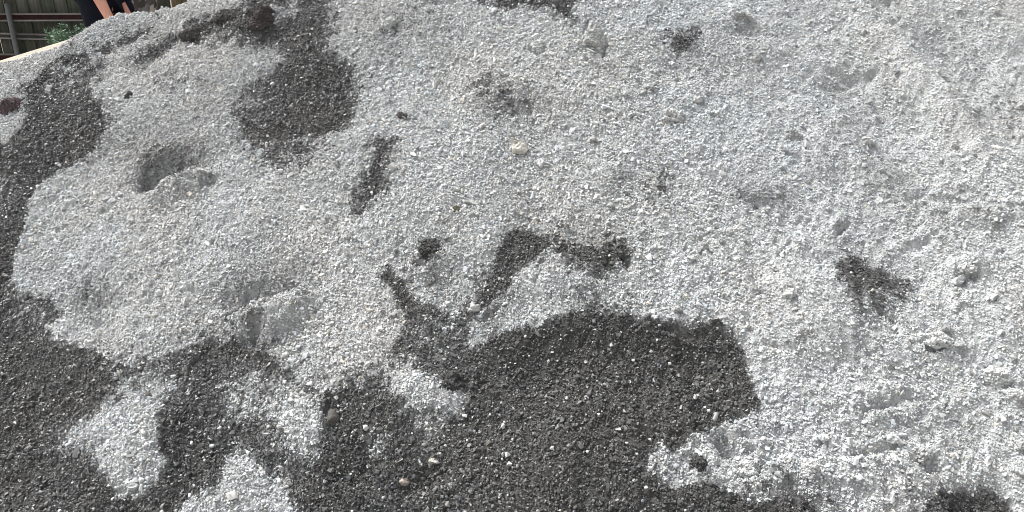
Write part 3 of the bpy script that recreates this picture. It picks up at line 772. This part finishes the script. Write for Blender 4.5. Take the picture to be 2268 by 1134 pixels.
for kname, (c0, c1, grain) in KIND.items():
    stone_mats[kname] = simple_mat('clod_' + kname, [(0.28, c0), (0.72, c1)], 190, 0.9, (0.8, 0.004), detail=3)

def rock_mesh(name, seed, w, h, grain):
    rr = np.random.RandomState(seed * 13 + 5)
    bm = bmesh.new()
    bmesh.ops.create_icosphere(bm, subdivisions=4, radius=1)
    P = np.array([v.co[:] for v in bm.verts])
    planes = rr.randn(12, 3)
    planes /= np.linalg.norm(planes, axis=1, keepdims=True)
    r = np.ones(len(P))
    for pl in planes:                                  # broken facets
        d = P @ pl
        lim = rr.uniform(0.58, 0.90) if w < 0.08 else rr.uniform(0.82, 1.0)
        r = np.where(d > 1e-3, np.minimum(r, lim / np.maximum(d, 1e-3)), r)
    P = P * r[:, None]
    P = P + (0.30 if w > 0.06 else 0.24 if grain >= 0.7 else 0.10) * np.stack([vnoise(P[:, 1] * 2.3 + seed, P[:, 2] * 2.3 + P[:, 0], s) for s in (1, 2, 3)], 1)
    size = np.array([w / 2, (w + h) / 4, h / 2 * 1.25])
    P = P * size
    nrm = P / np.linalg.norm(P, axis=1, keepdims=True)
    q = P / 0.0075
    bump_ = np.abs(vnoise(q[:, 0] + q[:, 2] * 0.6, q[:, 1] - q[:, 2] * 0.5, 6)) + 0.5 * vnoise(q[:, 0] * 2 + q[:, 2], q[:, 1] * 2 - q[:, 2], 8)
    P = P + nrm * (bump_ * 0.0035 * grain)[:, None]
    for v, p in zip(bm.verts, P): v.co = p
    mm = bpy.data.meshes.new(name)
    bm.to_mesh(mm)
    bm.free()
    return mm

for name, sx, sy, w, h, kname, sink, seed, label in STONES:
    mm = rock_mesh(name, seed, w, h, KIND[kname][2])
    nn, _ = heap_normal(np.array([sx]), np.array([sy]), 0.02)
    nn = Vector(nn[0])
    o = link(name, mm, stone_mats[kname])
    base = Vector((sx, sy, float(heap(sx, sy))))
    o.location = base + nn * (h * 0.5 * (1 - 2 * sink) - 0.10 * h)
    o.rotation_euler = ((seed * 0.37) % 0.5 - 0.25, (seed * 0.53) % 0.5 - 0.25, (seed * 0.71) % 0.6 - 0.3)
    tag(o, label, 'pebble' if name == 'pebble' else ('clod' if 'clod' in name else 'stone'), 'stones and clods lying on the heap')
    if 'clod' in name and kname != 'smooth':                       # the clod is caked from the same chips
        mm.calc_loop_triangles()
        nv, ntri = len(mm.vertices), len(mm.loop_triangles)
        co = np.empty(nv * 3); mm.vertices.foreach_get('co', co); co = co.reshape(-1, 3)
        tv = np.empty(ntri * 3, np.int32); mm.loop_triangles.foreach_get('vertices', tv); tv = tv.reshape(-1, 3)
        A, B, C_ = co[tv[:, 0]], co[tv[:, 1]], co[tv[:, 2]]
        cr_ = np.cross(B - A, C_ - A)
        ar = np.linalg.norm(cr_, axis=1)
        cnt = int(min(6000, 1.3 * ar.sum() / 2 / 0.0052 ** 2))
        pick = rng.choice(ntri, cnt, p=ar / ar.sum())
        u_, v_ = rng.rand(2, cnt, 1)
        fl = u_ + v_ > 1
        u_, v_ = np.where(fl, 1 - u_, u_), np.where(fl, 1 - v_, v_)
        pc = A[pick] + u_ * (B - A)[pick] + v_ * (C_ - A)[pick]
        pn_ = (cr_ / np.maximum(ar, 1e-12)[:, None])[pick]
        c0, c1 = np.array(KIND[kname][0]), np.array(KIND[kname][1])
        tt = np.clip(0.72 + 0.22 * rng.randn(cnt), 0.1, 1.15)[:, None]
        sz = np.clip(0.0066 * np.exp(0.36 * rng.randn(cnt)), 0.003, 0.015)
        instance_cloud('crust', pc + pn_ * (0.1 * sz)[:, None], orient(pn_, 0.5),
                       sz[:, None] * np.ones((1, 3)), c0 + (c1 - c0) * tt, np.zeros(cnt), o)

# small caked lumps scattered over the slope, pieces of the heap
lump_mesh = []
for k in range(8):
    mm = rock_mesh('lump', 60 + k, 1.0 * 0.03, 0.75 * 0.03, 1.0)
    mm.materials.append(stone_mats['pale' if k % 3 else 'grey'])
    lump_mesh.append(mm)
lx = rng.uniform(-2.0, 1.9, 900)
ly = rng.uniform(1.6, 3.8, 900)
lk = (wetness(lx, ly) < 0.15) & (rng.rand(900) < 0.25 + 0.5 * (lx > 0.3))
lx, ly = lx[lk][:260], ly[lk][:260]
ln_, _ = heap_normal(lx, ly, 0.015)
lr = orient(ln_, 0.4)
for k in range(len(lx)):
    o = link('lump', lump_mesh[k % 8], None, heap_ob)
    sc = float(np.clip(0.62 * math.exp(0.38 * rng.randn()), 0.35, 1.5))
    o.location = np.array([lx[k], ly[k], float(heap(lx[k], ly[k]))]) + ln_[k] * 0.004 * sc
    o.rotation_euler = lr[k]
    o.scale = (sc, sc, sc)

# ------------------------------------------------------------------ pale timber plank half buried along the left shoulder
m_plank = simple_mat('bleached_timber', [(0.3, (0.34, 0.30, 0.23)), (0.7, (0.52, 0.47, 0.38))], 5, 0.8, (0.3, 0.003), (1, 22, 22))
def box_bm(bm, c, s, rotm=None):
    r = bmesh.ops.create_cube(bm, size=1)
    M = Matrix.Translation(Vector(c)) @ (rotm or Matrix.Identity(4)) @ Matrix.Diagonal((*s, 1))
    bmesh.ops.transform(bm, matrix=M, verts=r['verts'])
    return r['verts']
def bm_done(bm, name, bevel=0.0, segs=1):
    if bevel:
        bmesh.ops.bevel(bm, geom=list(bm.edges), offset=bevel, segments=segs, affect='EDGES')
    mm = bpy.data.meshes.new(name)
    bm.to_mesh(mm)
    bm.free()
    return mm
bm = bmesh.new()
box_bm(bm, (0, 0, 0), (1.15, 0.13, 0.028))
pl = link('timber_plank', bm_done(bm, 'timber_plank', 0.003, 2), m_plank)
p0, p1 = Vector((-2.475, 3.95, 1.009)), Vector((-2.196, 3.95, 1.088))
ax = (p1 - p0).normalized()
up = Vector((0, -0.42, 0.9))
up = (up - up.dot(ax) * ax).normalized()
yy = up.cross(ax)
pl.matrix_world = Matrix.Translation(p0 + ax * -0.12 - yy * 0.060 - up * 0.003) @ Matrix((ax, yy, up)).transposed().to_4x4()
tag(pl, 'pale bleached timber plank half buried along the upper left edge of the heap', 'plank')

# ------------------------------------------------------------------ fence behind: weathered boards, steel channel rails, pipe post
def board_mat(name, c0, c1, seed):
    m, nt, b = new_mat(name)
    f = noise(nt, 6 + seed, 6, 0.65, 'Object', (9, 9, 0.7))
    g = noise(nt, 2.5 + seed * 0.3, 3, 0.5)
    col = ramp(nt, f, [(0.3, c0), (0.72, c1)])
    blot = ramp(nt, g, [(0.4, (0.55, 0.58, 0.52)), (0.65, (1.1, 1.1, 1.1))])
    nt.links.new(mix(nt, 1.0, col, blot, 'MULTIPLY'), b.inputs['Base Color'])
    b.inputs['Roughness'].default_value = 0.9
    bump(nt, f, b, 0.6, 0.006)
    return m
bmats = [board_mat('weathered_board_grey', (0.036, 0.036, 0.026), (0.125, 0.122, 0.092), 0),
         board_mat('weathered_board_green', (0.040, 0.046, 0.032), (0.125, 0.135, 0.10), 1),
         board_mat('weathered_board_pale', (0.060, 0.060, 0.050), (0.165, 0.162, 0.135), 2),
         board_mat('weathered_board_brown', (0.09, 0.068, 0.034), (0.25, 0.195, 0.105), 3)]
FY = 7.0
fence = empty('board_fence', (-3.0, FY, 0))
tag(fence, 'weathered grey board fence with dark maroon channel rails behind the heap', 'fence')
rr = random.Random(5)
bshapes = []
for k in range(6):
    bm = bmesh.new()
    w = 0.098 + 0.008 * (k % 3 - 1)
    vs = box_bm(bm, (0, 0, 0.98), (w, 0.019, 1.96))
    for v in vs:
        v.co.x += rr.uniform(-0.004, 0.004)
        if v.co.z > 1: v.co.z += rr.uniform(-0.02, 0.02)
    bshapes.append((bm_done(bm, 'board', 0.002), w))
x = -8.2
k = 0
while x < 1.8:
    mm, w = bshapes[rr.randrange(6)]
    brown = x > -3.02
    mat_i = 3 if brown and rr.random() < 0.75 else rr.choice((0, 0, 1, 2, 2, 1))
    me2 = mm.copy()
    me2.materials.append(bmats[mat_i])
    o = link('board', me2, None, fence)
    o.location = (x + w / 2 + 3.0, 0.02 + rr.uniform(-0.007, 0.007), rr.uniform(-0.03, 0.02))
    o.rotation_euler = (rr.uniform(-0.01, 0.01), rr.uniform(-0.006, 0.006), rr.uniform(-0.05, 0.05))
    x += w + rr.choice((0.002, 0.003, 0.006, 0.012))
    k += 1
m_rail, nt, b = new_mat('maroon_steel')
geo = N(nt, 'ShaderNodeNewGeometry')
sep = N(nt, 'ShaderNodeSeparateXYZ')
nt.links.new(geo.outputs['Normal'], sep.inputs[0])
f = noise(nt, 14, 5, 0.7)
paint = ramp(nt, f, [(0.3, (0.030, 0.010, 0.010)), (0.75, (0.085, 0.020, 0.022))])
dust = ramp(nt, f, [(0.3, (0.16, 0.15, 0.14)), (0.7, (0.30, 0.29, 0.28))])
th = N(nt, 'ShaderNodeMath', operation='GREATER_THAN')
th.inputs[1].default_value = 0.6
nt.links.new(sep.outputs['Z'], th.inputs[0])
nt.links.new(mix(nt, th.outputs[0], paint, dust), b.inputs['Base Color'])
b.inputs['Roughness'].default_value = 0.75
m_rail_grey = simple_mat('grey_steel_rail', [(0.3, (0.05, 0.05, 0.048)), (0.7, (0.13, 0.13, 0.125))], 12, 0.7)

m_lip = simple_mat('worn_lit_flange', [(0.3, (0.14, 0.125, 0.115)), (0.7, (0.30, 0.28, 0.265))], 9, 0.7, (0.2, 0.003), (0.4, 1, 1))  # pale worn edges, with the rails' lit lines painted in
def channel(name, L_, zc, hgt, dep, mat, tilt=0.0, x0=-5.5, y=-0.03):
    bm = bmesh.new()
    t = 0.011
    box_bm(bm, (L_ / 2, 0, 0), (L_, t, hgt))
    box_bm(bm, (L_ / 2, -dep / 2 - t / 2, hgt / 2 - t / 2 + 0.001), (L_, dep, t))
    box_bm(bm, (L_ / 2, -dep / 2 - t / 2, -hgt / 2 + t / 2 - 0.001), (L_, dep, t))
    for f_ in bm.faces:
        c_ = f_.calc_center_median()
        f_.material_index = 1 if c_.y < -t * 0.6 else 0
    mm_ = bm_done(bm, name)
    mm_.materials.append(mat)
    mm_.materials.append(m_lip)
    o = link(name, mm_, None, fence)
    o.location = (x0 + 3.0, y, zc)
    o.rotation_euler = (0, tilt, 0)
    return o
channel('rail', 7.0, 0.932, 0.060, 0.050, m_rail, -0.004, -5.6)
channel('rail', 2.55, 0.818, 0.046, 0.040, m_rail_grey, 0.026, -5.4, -0.034)
channel('rail', 7.0, 0.606, 0.070, 0.050, m_rail, 0.0, -5.6)
channel('rail', 7.0, 1.72, 0.060, 0.050, m_rail, 0.0, -5.6)
m_pipe = simple_mat('galvanised_pipe', [(0.3, (0.085, 0.09, 0.088)), (0.7, (0.16, 0.168, 0.165))], 8, 0.55, (0.2, 0.003), (1, 1, 0.3))
for ppx in (-4.155, -1.9):
    bm = bmesh.new()
    bmesh.ops.create_cone(bm, cap_ends=True, segments=20, radius1=0.021, radius2=0.020, depth=1.08 if ppx < -4 else 1.9)
    o = link('post', bm_done(bm, 'post', 0.0), m_pipe, fence)
    for p in o.data.polygons: p.use_smooth = len(p.vertices) == 4
    hh = 1.08 if ppx < -4 else 1.9
    o.location = (ppx + 3.0, -0.11, hh / 2 - 0.03)
    o.rotation_euler = (0, 0.012, 0)

# ------------------------------------------------------------------ tree in front of the fence
m_bark, nt, b = new_mat('flaking_bark')
vo = N(nt, 'ShaderNodeTexVoronoi')
vo.inputs['Scale'].default_value = 30
tc = N(nt, 'ShaderNodeTexCoord')
mp = N(nt, 'ShaderNodeMapping')
mp.inputs['Scale'].default_value = (1.3, 1.3, 0.62)
dn = N(nt, 'ShaderNodeTexNoise')
dn.inputs['Scale'].default_value = 9
dn.inputs['Detail'].default_value = 4
nt.links.new(tc.outputs['Object'], dn.inputs['Vector'])
vm = N(nt, 'ShaderNodeVectorMath', operation='MULTIPLY_ADD')
vm.inputs[1].default_value = (0.16, 0.16, 0.16)
nt.links.new(dn.outputs['Color'], vm.inputs[0])
nt.links.new(tc.outputs['Object'], vm.inputs[2])
nt.links.new(vm.outputs[0], mp.inputs['Vector'])
nt.links.new(mp.outputs[0], vo.inputs['Vector'])
sepc = N(nt, 'ShaderNodeSeparateColor')
nt.links.new(vo.outputs['Color'], sepc.inputs[0])
col = ramp(nt, sepc.outputs[0], [(0.0, (0.045, 0.038, 0.032)), (0.32, (0.075, 0.065, 0.055)), (0.55, (0.14, 0.135, 0.13)), (0.78, (0.30, 0.25, 0.22)), (1.0, (0.48, 0.40, 0.35))])
nt.links.new(col, b.inputs['Base Color'])
b.inputs['Roughness'].default_value = 0.9
bump(nt, sepc.outputs[0], b, 0.7, 0.02)

def tube(pts, radii, seg=14, wob=0.0, seed=0):
    V, F_ = [], []
    for k, (p, r) in enumerate(zip(pts, radii)):
        p = Vector(p)
        d = (Vector(pts[min(k + 1, len(pts) - 1)]) - Vector(pts[max(k - 1, 0)])).normalized()
        u = d.orthogonal().normalized() if abs(d.z) < 0.9 else (Vector((1, 0, 0)) - d * d.x).normalized()
        w = d.cross(u)
        for s in range(seg):
            a = 2 * math.pi * s / seg
            rad = r * (1 + wob * float(vnoise(s * 0.9 + seed, k * 0.55, 3)))
            V.append(p + (u * math.cos(a) + w * math.sin(a)) * rad)
        if k:
            for s in range(seg):
                a0, a1 = (k - 1) * seg + s, (k - 1) * seg + (s + 1) % seg
                F_.append((a0, a1, a1 + seg, a0 + seg))
    F_.append(tuple(range(seg - 1, -1, -1)))
    F_.append(tuple(range(len(V) - seg, len(V))))
    return V, F_

def join(parts):
    V, F_ = [], []
    for v, f in parts:
        o = len(V)
        V += list(v)
        F_ += [tuple(i + o for i in q) for q in f]
    return V, F_

def leaf_cloud(n, centres, spread, size, seed):
    rr = random.Random(seed)
    V, F_ = [], []
    for k in range(n):
        c = Vector(rr.choice(centres)) + Vector((rr.gauss(0, spread), rr.gauss(0, spread), rr.gauss(0, spread * 0.8)))
        a = Vector((rr.gauss(0, 1), rr.gauss(0, 1), rr.gauss(0, 0.6))).normalized()
        bb = a.orthogonal().normalized()
        bb.rotate(Matrix.Rotation(rr.uniform(0, 6.28), 3, a))
        s = size * rr.uniform(0.6, 1.3)
        o = len(V)
        V += [c, c + a * s * 0.5 + bb * s * 0.22, c + a * s + bb.cross(a) * s * 0.12, c + a * s * 0.5 - bb * s * 0.22]
        F_.append((o, o + 1, o + 2, o + 3))
    return V, F_

m_leaf = simple_mat('leaf', [(0.3, (0.035, 0.075, 0.022)), (0.7, (0.08, 0.14, 0.045))], 4, 0.6)
tree = empty('tree', (-2.787, 6.3, 0))
tag(tree, 'thick tree trunk with flaking mottled bark in front of the fence', 'tree')
rr = random.Random(3)
trunk_pts = [(0, 0, z) for z in np.linspace(-0.1, 2.9, 40)]
trunk_r = [0.135 - 0.012 * z + 0.05 * math.exp(-max(z, 0) * 6) for z in np.linspace(-0.1, 2.9, 40)]
trunk_pts = [(0.03 * math.sin(z * 1.7 + 0.6) - 0.03 * math.sin(1.1 * 1.7 + 0.6), 0.02 * math.cos(z * 2), z) for _, _, z in trunk_pts]
parts = [tube(trunk_pts, trunk_r, 22, 0.16, 1)]
tips = []
for k in range(9):
    a = k * 2.4
    z0 = 2.3 + 0.07 * k
    p0_ = Vector((0, 0, z0))
    d = Vector((math.cos(a), math.sin(a), rr.uniform(0.5, 1.0)))
    p1_ = p0_ + d * rr.uniform(0.5, 0.8)
    p2_ = p1_ + (d + Vector((0, 0, 0.5))) * rr.uniform(0.4, 0.7)
    parts.append(tube([p0_, p1_, p2_], [0.055, 0.035, 0.012], 8))
    tips += [p1_, p2_, (p1_ + p2_) / 2 + Vector((rr.uniform(-.2, .2), rr.uniform(-.2, .2), 0.1))]
V, F_ = join(parts)
link('trunk', mesh_np('trunk', V, F_, True), m_bark, tree)
V, F_ = leaf_cloud(9000, tips, 0.34, 0.085, 8)
link('crown', mesh_np('crown', V, F_), m_leaf, tree)

# ------------------------------------------------------------------ feathery green weed behind the left shoulder
m_weed = simple_mat('weed_leaf', [(0.3, (0.10, 0.18, 0.11)), (0.7, (0.19, 0.30, 0.19))], 10, 0.6)
m_stem = simple_mat('weed_stem', [(0.3, (0.05, 0.08, 0.03)), (0.7, (0.10, 0.13, 0.06))], 10, 0.7)
def weed(loc, height, n_stem, spread, seed, label):
    e = empty('weed', loc)
    tag(e, label, 'weed')
    rr = random.Random(seed)
    parts, LV, LF = [], [], []
    for k in range(n_stem):
        a = rr.uniform(0, 6.28)
        top = Vector((math.cos(a) * spread * rr.uniform(0.2, 1), math.sin(a) * spread * rr.uniform(0.2, 1), height * rr.uniform(0.75, 1.0)))
        midp = top * 0.5 + Vector((rr.uniform(-.02, .02), rr.uniform(-.02, .02), 0.04))
        parts.append(tube([(0, 0, 0), midp, top], [0.006, 0.004, 0.0015], 6))
        for q in range(210):
            t = rr.uniform(0.35, 1.0)
            c = (midp * (2 - 2 * t) + top * (2 * t - 1)) if t > 0.5 else midp * (t * 2)
            d = Vector((rr.gauss(0, 1), rr.gauss(0, 1), rr.gauss(0.25, 0.5))).normalized()
            n_ = d.orthogonal().normalized()
            n_.rotate(Matrix.Rotation(rr.uniform(0, 6.28), 3, d))
            s = rr.uniform(0.016, 0.038)
            o = len(LV)
            LV += [c, c + d * s * 0.5 + n_ * s * 0.16, c + d * s, c + d * s * 0.5 - n_ * s * 0.16]
            LF.append((o, o + 1, o + 2, o + 3))
    V, F_ = join(parts)
    link('stem', mesh_np('stem', V, F_, True), m_stem, e)
    link('foliage', mesh_np('foliage', LV, LF), m_weed, e)
weed((-2.74, 5.15, 0.10), 0.97, 34, 0.17, 4, 'feathery green weed between the plank and the person, against the fence')

# ------------------------------------------------------------------ person bending behind the heap
m_skin = simple_mat('skin', [(0.3, (0.56, 0.25, 0.17)), (0.7, (0.70, 0.35, 0.25))], 6, 0.55, (0.1, 0.002))
m_navy = simple_mat('navy_cloth', [(0.3, (0.0035, 0.004, 0.009)), (0.7, (0.009, 0.010, 0.019))], 18, 0.85, (0.5, 0.006))
m_black = simple_mat('black_cloth', [(0.3, (0.008, 0.008, 0.011)), (0.7, (0.018, 0.019, 0.024))], 18, 0.85, (0.5, 0.006))
for m_ in (m_navy, m_black): m_.node_tree.nodes['Principled BSDF'].inputs['Specular IOR Level'].default_value = 0.15
m_hair = simple_mat('dark_hair', [(0.3, (0.008, 0.006, 0.005)), (0.7, (0.03, 0.022, 0.016))], 40, 0.6)
m_shoe = simple_mat('boot_leather', [(0.3, (0.02, 0.017, 0.014)), (0.7, (0.06, 0.05, 0.04))], 30, 0.7)

def skin_mesh(name, verts, edges, radii, roots, mat, parent, sub=2):
    mm = bpy.data.meshes.new(name)
    mm.from_pydata(verts, edges, [])
    o = link(name, mm, mat, parent)
    o.modifiers.new('skin', 'SKIN').use_smooth_shade = True
    sv = mm.skin_vertices[0].data
    for k, r in enumerate(radii):
        sv[k].radius = (r, r) if isinstance(r, (int, float)) else r
        sv[k].use_root = k in roots
    s = o.modifiers.new('sub', 'SUBSURF')
    s.levels = s.render_levels = sub
    return o

class Fig:
    def __init__(self, org): self.v, self.e, self.r, self.n, self.o, self.roots = [], [], [], {}, Vector(org), set()
    def p(self, name, co, r, parent=None):
        self.v.append(tuple(Vector(co) - self.o))
        self.r.append(r)
        i = len(self.v) - 1
        if parent is None: self.roots.add(i)
        else: self.e.append((self.n[parent], i))
        self.n[name] = i
        return self

FT = Vector((-2.55, 5.2, 0.30))
person = empty('person', FT)
tag(person, 'person in dark navy clothes behind the heap, bending with both bare forearms down', 'person')
fz = lambda x, y: float(heap(np.array([x]), np.array([y]))[0])
nk, fk = fz(-2.64, 5.10), fz(-2.42, 5.34)
DXP = 0.068
J = dict(pelvis=(-2.60, 5.21, 1.27), waist=(-2.61, 5.21, 1.42), chest=(-2.575, 5.21, 1.60), neck=(-2.53, 5.21, 1.745), chin=(-2.50, 5.21, 1.83),
         head=(-2.48, 5.21, 1.90), crown=(-2.485, 5.21, 1.985),
         n_hip=(-2.615, 5.115, 1.20), n_knee=(-2.565, 5.10, nk + 0.50), n_ank=(-2.655, 5.10, nk + 0.09), n_toe=(-2.50, 5.09, nk + 0.05),
         f_hip=(-2.58, 5.30, 1.20), f_knee=(-2.40, 5.33, fk + 0.56), f_ank=(-2.44, 5.34, fk + 0.09), f_toe=(-2.28, 5.34, fk + 0.05),
         n_sh=(-2.585, 5.02, 1.655), n_elb=(-2.565, 4.97, 1.395), n_wri=(-2.463, 4.95, 1.135), n_palm=(-2.432, 4.95, 1.075),
         f_sh=(-2.56, 5.40, 1.65), f_elb=(-2.63, 5.33, 1.33), f_wri=(-2.463, 5.21, 1.105), f_palm=(-2.42, 5.18, 1.050))
J = {k_: (v_[0] + DXP, v_[1], v_[2]) for k_, v_ in J.items()}
g = Fig(FT)
g.p('pelvis', J['pelvis'], (0.115, 0.10)).p('waist', J['waist'], (0.105, 0.085), 'pelvis').p('chest', J['chest'], (0.125, 0.095), 'waist')
g.p('neck', J['neck'], 0.052, 'chest').p('chin', J['chin'], 0.055, 'neck').p('head', J['head'], 0.085, 'chin').p('crown', J['crown'], 0.06, 'head')
for s in 'nf':
    g.p(s + 'h', J[s + '_hip'], 0.082, 'pelvis').p(s + 'k', J[s + '_knee'], 0.055, s + 'h').p(s + 'a', J[s + '_ank'], 0.038, s + 'k').p(s + 't', J[s + '_toe'], 0.032, s + 'a')
    g.p(s + 's', J[s + '_sh'], 0.052, 'chest').p(s + 'e', J[s + '_elb'], 0.042, s + 's')
    e, w, pm_ = Vector(J[s + '_elb']), Vector(J[s + '_wri']), Vector(J[s + '_palm'])
    g.p(s + 'f', e.lerp(w, 0.35), 0.041, s + 'e').p(s + 'w', w, 0.028, s + 'f').p(s + 'p', pm_, (0.026, 0.034), s + 'w')
    d = (pm_ - w).normalized()
    side = Vector((0, 1, 0))
    side = (side - side.dot(d) * d).normalized()
    curl = d.cross(side)
    if curl.x > 0: curl = -curl
    for q, (off, ln) in enumerate(((-0.027, 0.072), (-0.009, 0.082), (0.009, 0.078), (0.027, 0.062))):
        b0 = pm_ + side * off + d * 0.012
        g.p(s + 'q%da' % q, b0, 0.0095)
        g.p(s + 'q%db' % q, b0 + d * ln * 0.5 + curl * 0.004, 0.0088, s + 'q%da' % q)
        g.p(s + 'q%dc' % q, b0 + d * ln * 0.85 + curl * 0.020, 0.0078, s + 'q%db' % q)
        g.p(s + 'q%dd' % q, b0 + d * ln * 0.95 + curl * 0.038, 0.0068, s + 'q%dc' % q)
    tb = w + d * 0.025 + side * (-0.026 if s == 'n' else 0.026)
    sg = -1 if s == 'n' else 1
    g.p(s + 'ta', tb, 0.011).p(s + 'tb', tb + d * 0.032 + side * sg * 0.018 - curl * 0.008, 0.0098, s + 'ta').p(s + 'tc', tb + d * 0.062 + side * sg * 0.020, 0.008, s + 'tb')
nose = Vector(J['head']) + Vector((0.088, 0, -0.012))
g.p('nose_a', nose - Vector((0.03, 0, -0.03)), 0.012).p('nose_b', nose, 0.012, 'nose_a')
for sy_ in (-1, 1):
    ear = Vector(J['head']) + Vector((-0.005, sy_ * 0.083, 0))
    g.p('ear%d' % sy_, ear + Vector((0, 0, 0.02)), 0.012).p('earb%d' % sy_, ear - Vector((0, 0, 0.02)), 0.009, 'ear%d' % sy_)
skin_mesh('body', g.v, g.e, g.r, g.roots, m_skin, person)
t = Fig(FT)
t.p('pelvis', (-2.60 + DXP, 5.21, 1.30), (0.135, 0.115))
for s in 'nf':
    h_, k_, a_ = Vector(J[s + '_hip']), Vector(J[s + '_knee']), Vector(J[s + '_ank'])
    t.p(s + 'h', h_, 0.098, 'pelvis').p(s + 'm', h_.lerp(k_, 0.5), 0.090, s + 'h').p(s + 'k', k_, 0.078, s + 'm').p(s + 'c', k_.lerp(a_, 0.5), 0.072, s + 'k').p(s + 'a', a_ + Vector((0, 0, 0.03)), 0.062, s + 'c')
skin_mesh('trousers', t.v, t.e, t.r, t.roots, m_navy, person)
t = Fig(FT)
t.p('hem', (-2.585 + DXP, 5.21, 1.24), (0.145, 0.125)).p('waist', J['waist'], (0.13, 0.11), 'hem').p('chest', J['chest'], (0.145, 0.115), 'waist').p('neck', (-2.54 + DXP, 5.21, 1.70), 0.066, 'chest')
for s, fr in (('n', 0.93), ('f', 1.0)):
    a_, b_ = Vector(J[s + '_sh']), Vector(J[s + '_elb'])
    t.p(s + 's', a_, 0.075, 'chest').p(s + 'e', a_.lerp(b_, fr), 0.062, s + 's')
    if s == 'f': t.p('fc', b_.lerp(Vector(J['f_wri']), 0.60), 0.052, 'fe')
skin_mesh('shirt', t.v, t.e, t.r, t.roots, m_black, person)
bm = bmesh.new()
bmesh.ops.create_uvsphere(bm, u_segments=20, v_segments=12, radius=0.105)
bmesh.ops.delete(bm, geom=[v for v in bm.verts if v.co.z < -0.03 or (v.co.x > 0.05 and v.co.z < 0.045)], context='VERTS')
o = link('hair', bm_done(bm, 'hair'), m_hair, person)
o.location = Vector(J['head']) + Vector((-0.008, 0, 0.03)) - FT
for s in 'nf':
    a_, b_ = Vector(J[s + '_ank']), Vector(J[s + '_toe'])
    t = Fig(FT)
    t.p('top', a_ + Vector((0, 0, 0.06)), 0.058).p('heel', a_ + Vector((-0.02, 0, -0.03)), 0.055, 'top').p('ball', a_.lerp(b_, 0.6) + Vector((0, 0, -0.03)), 0.05, 'heel').p('tip', b_ + Vector((0.03, 0, -0.01)), 0.04, 'ball')
    skin_mesh('boot', t.v, t.e, t.r, t.roots, m_shoe, person)
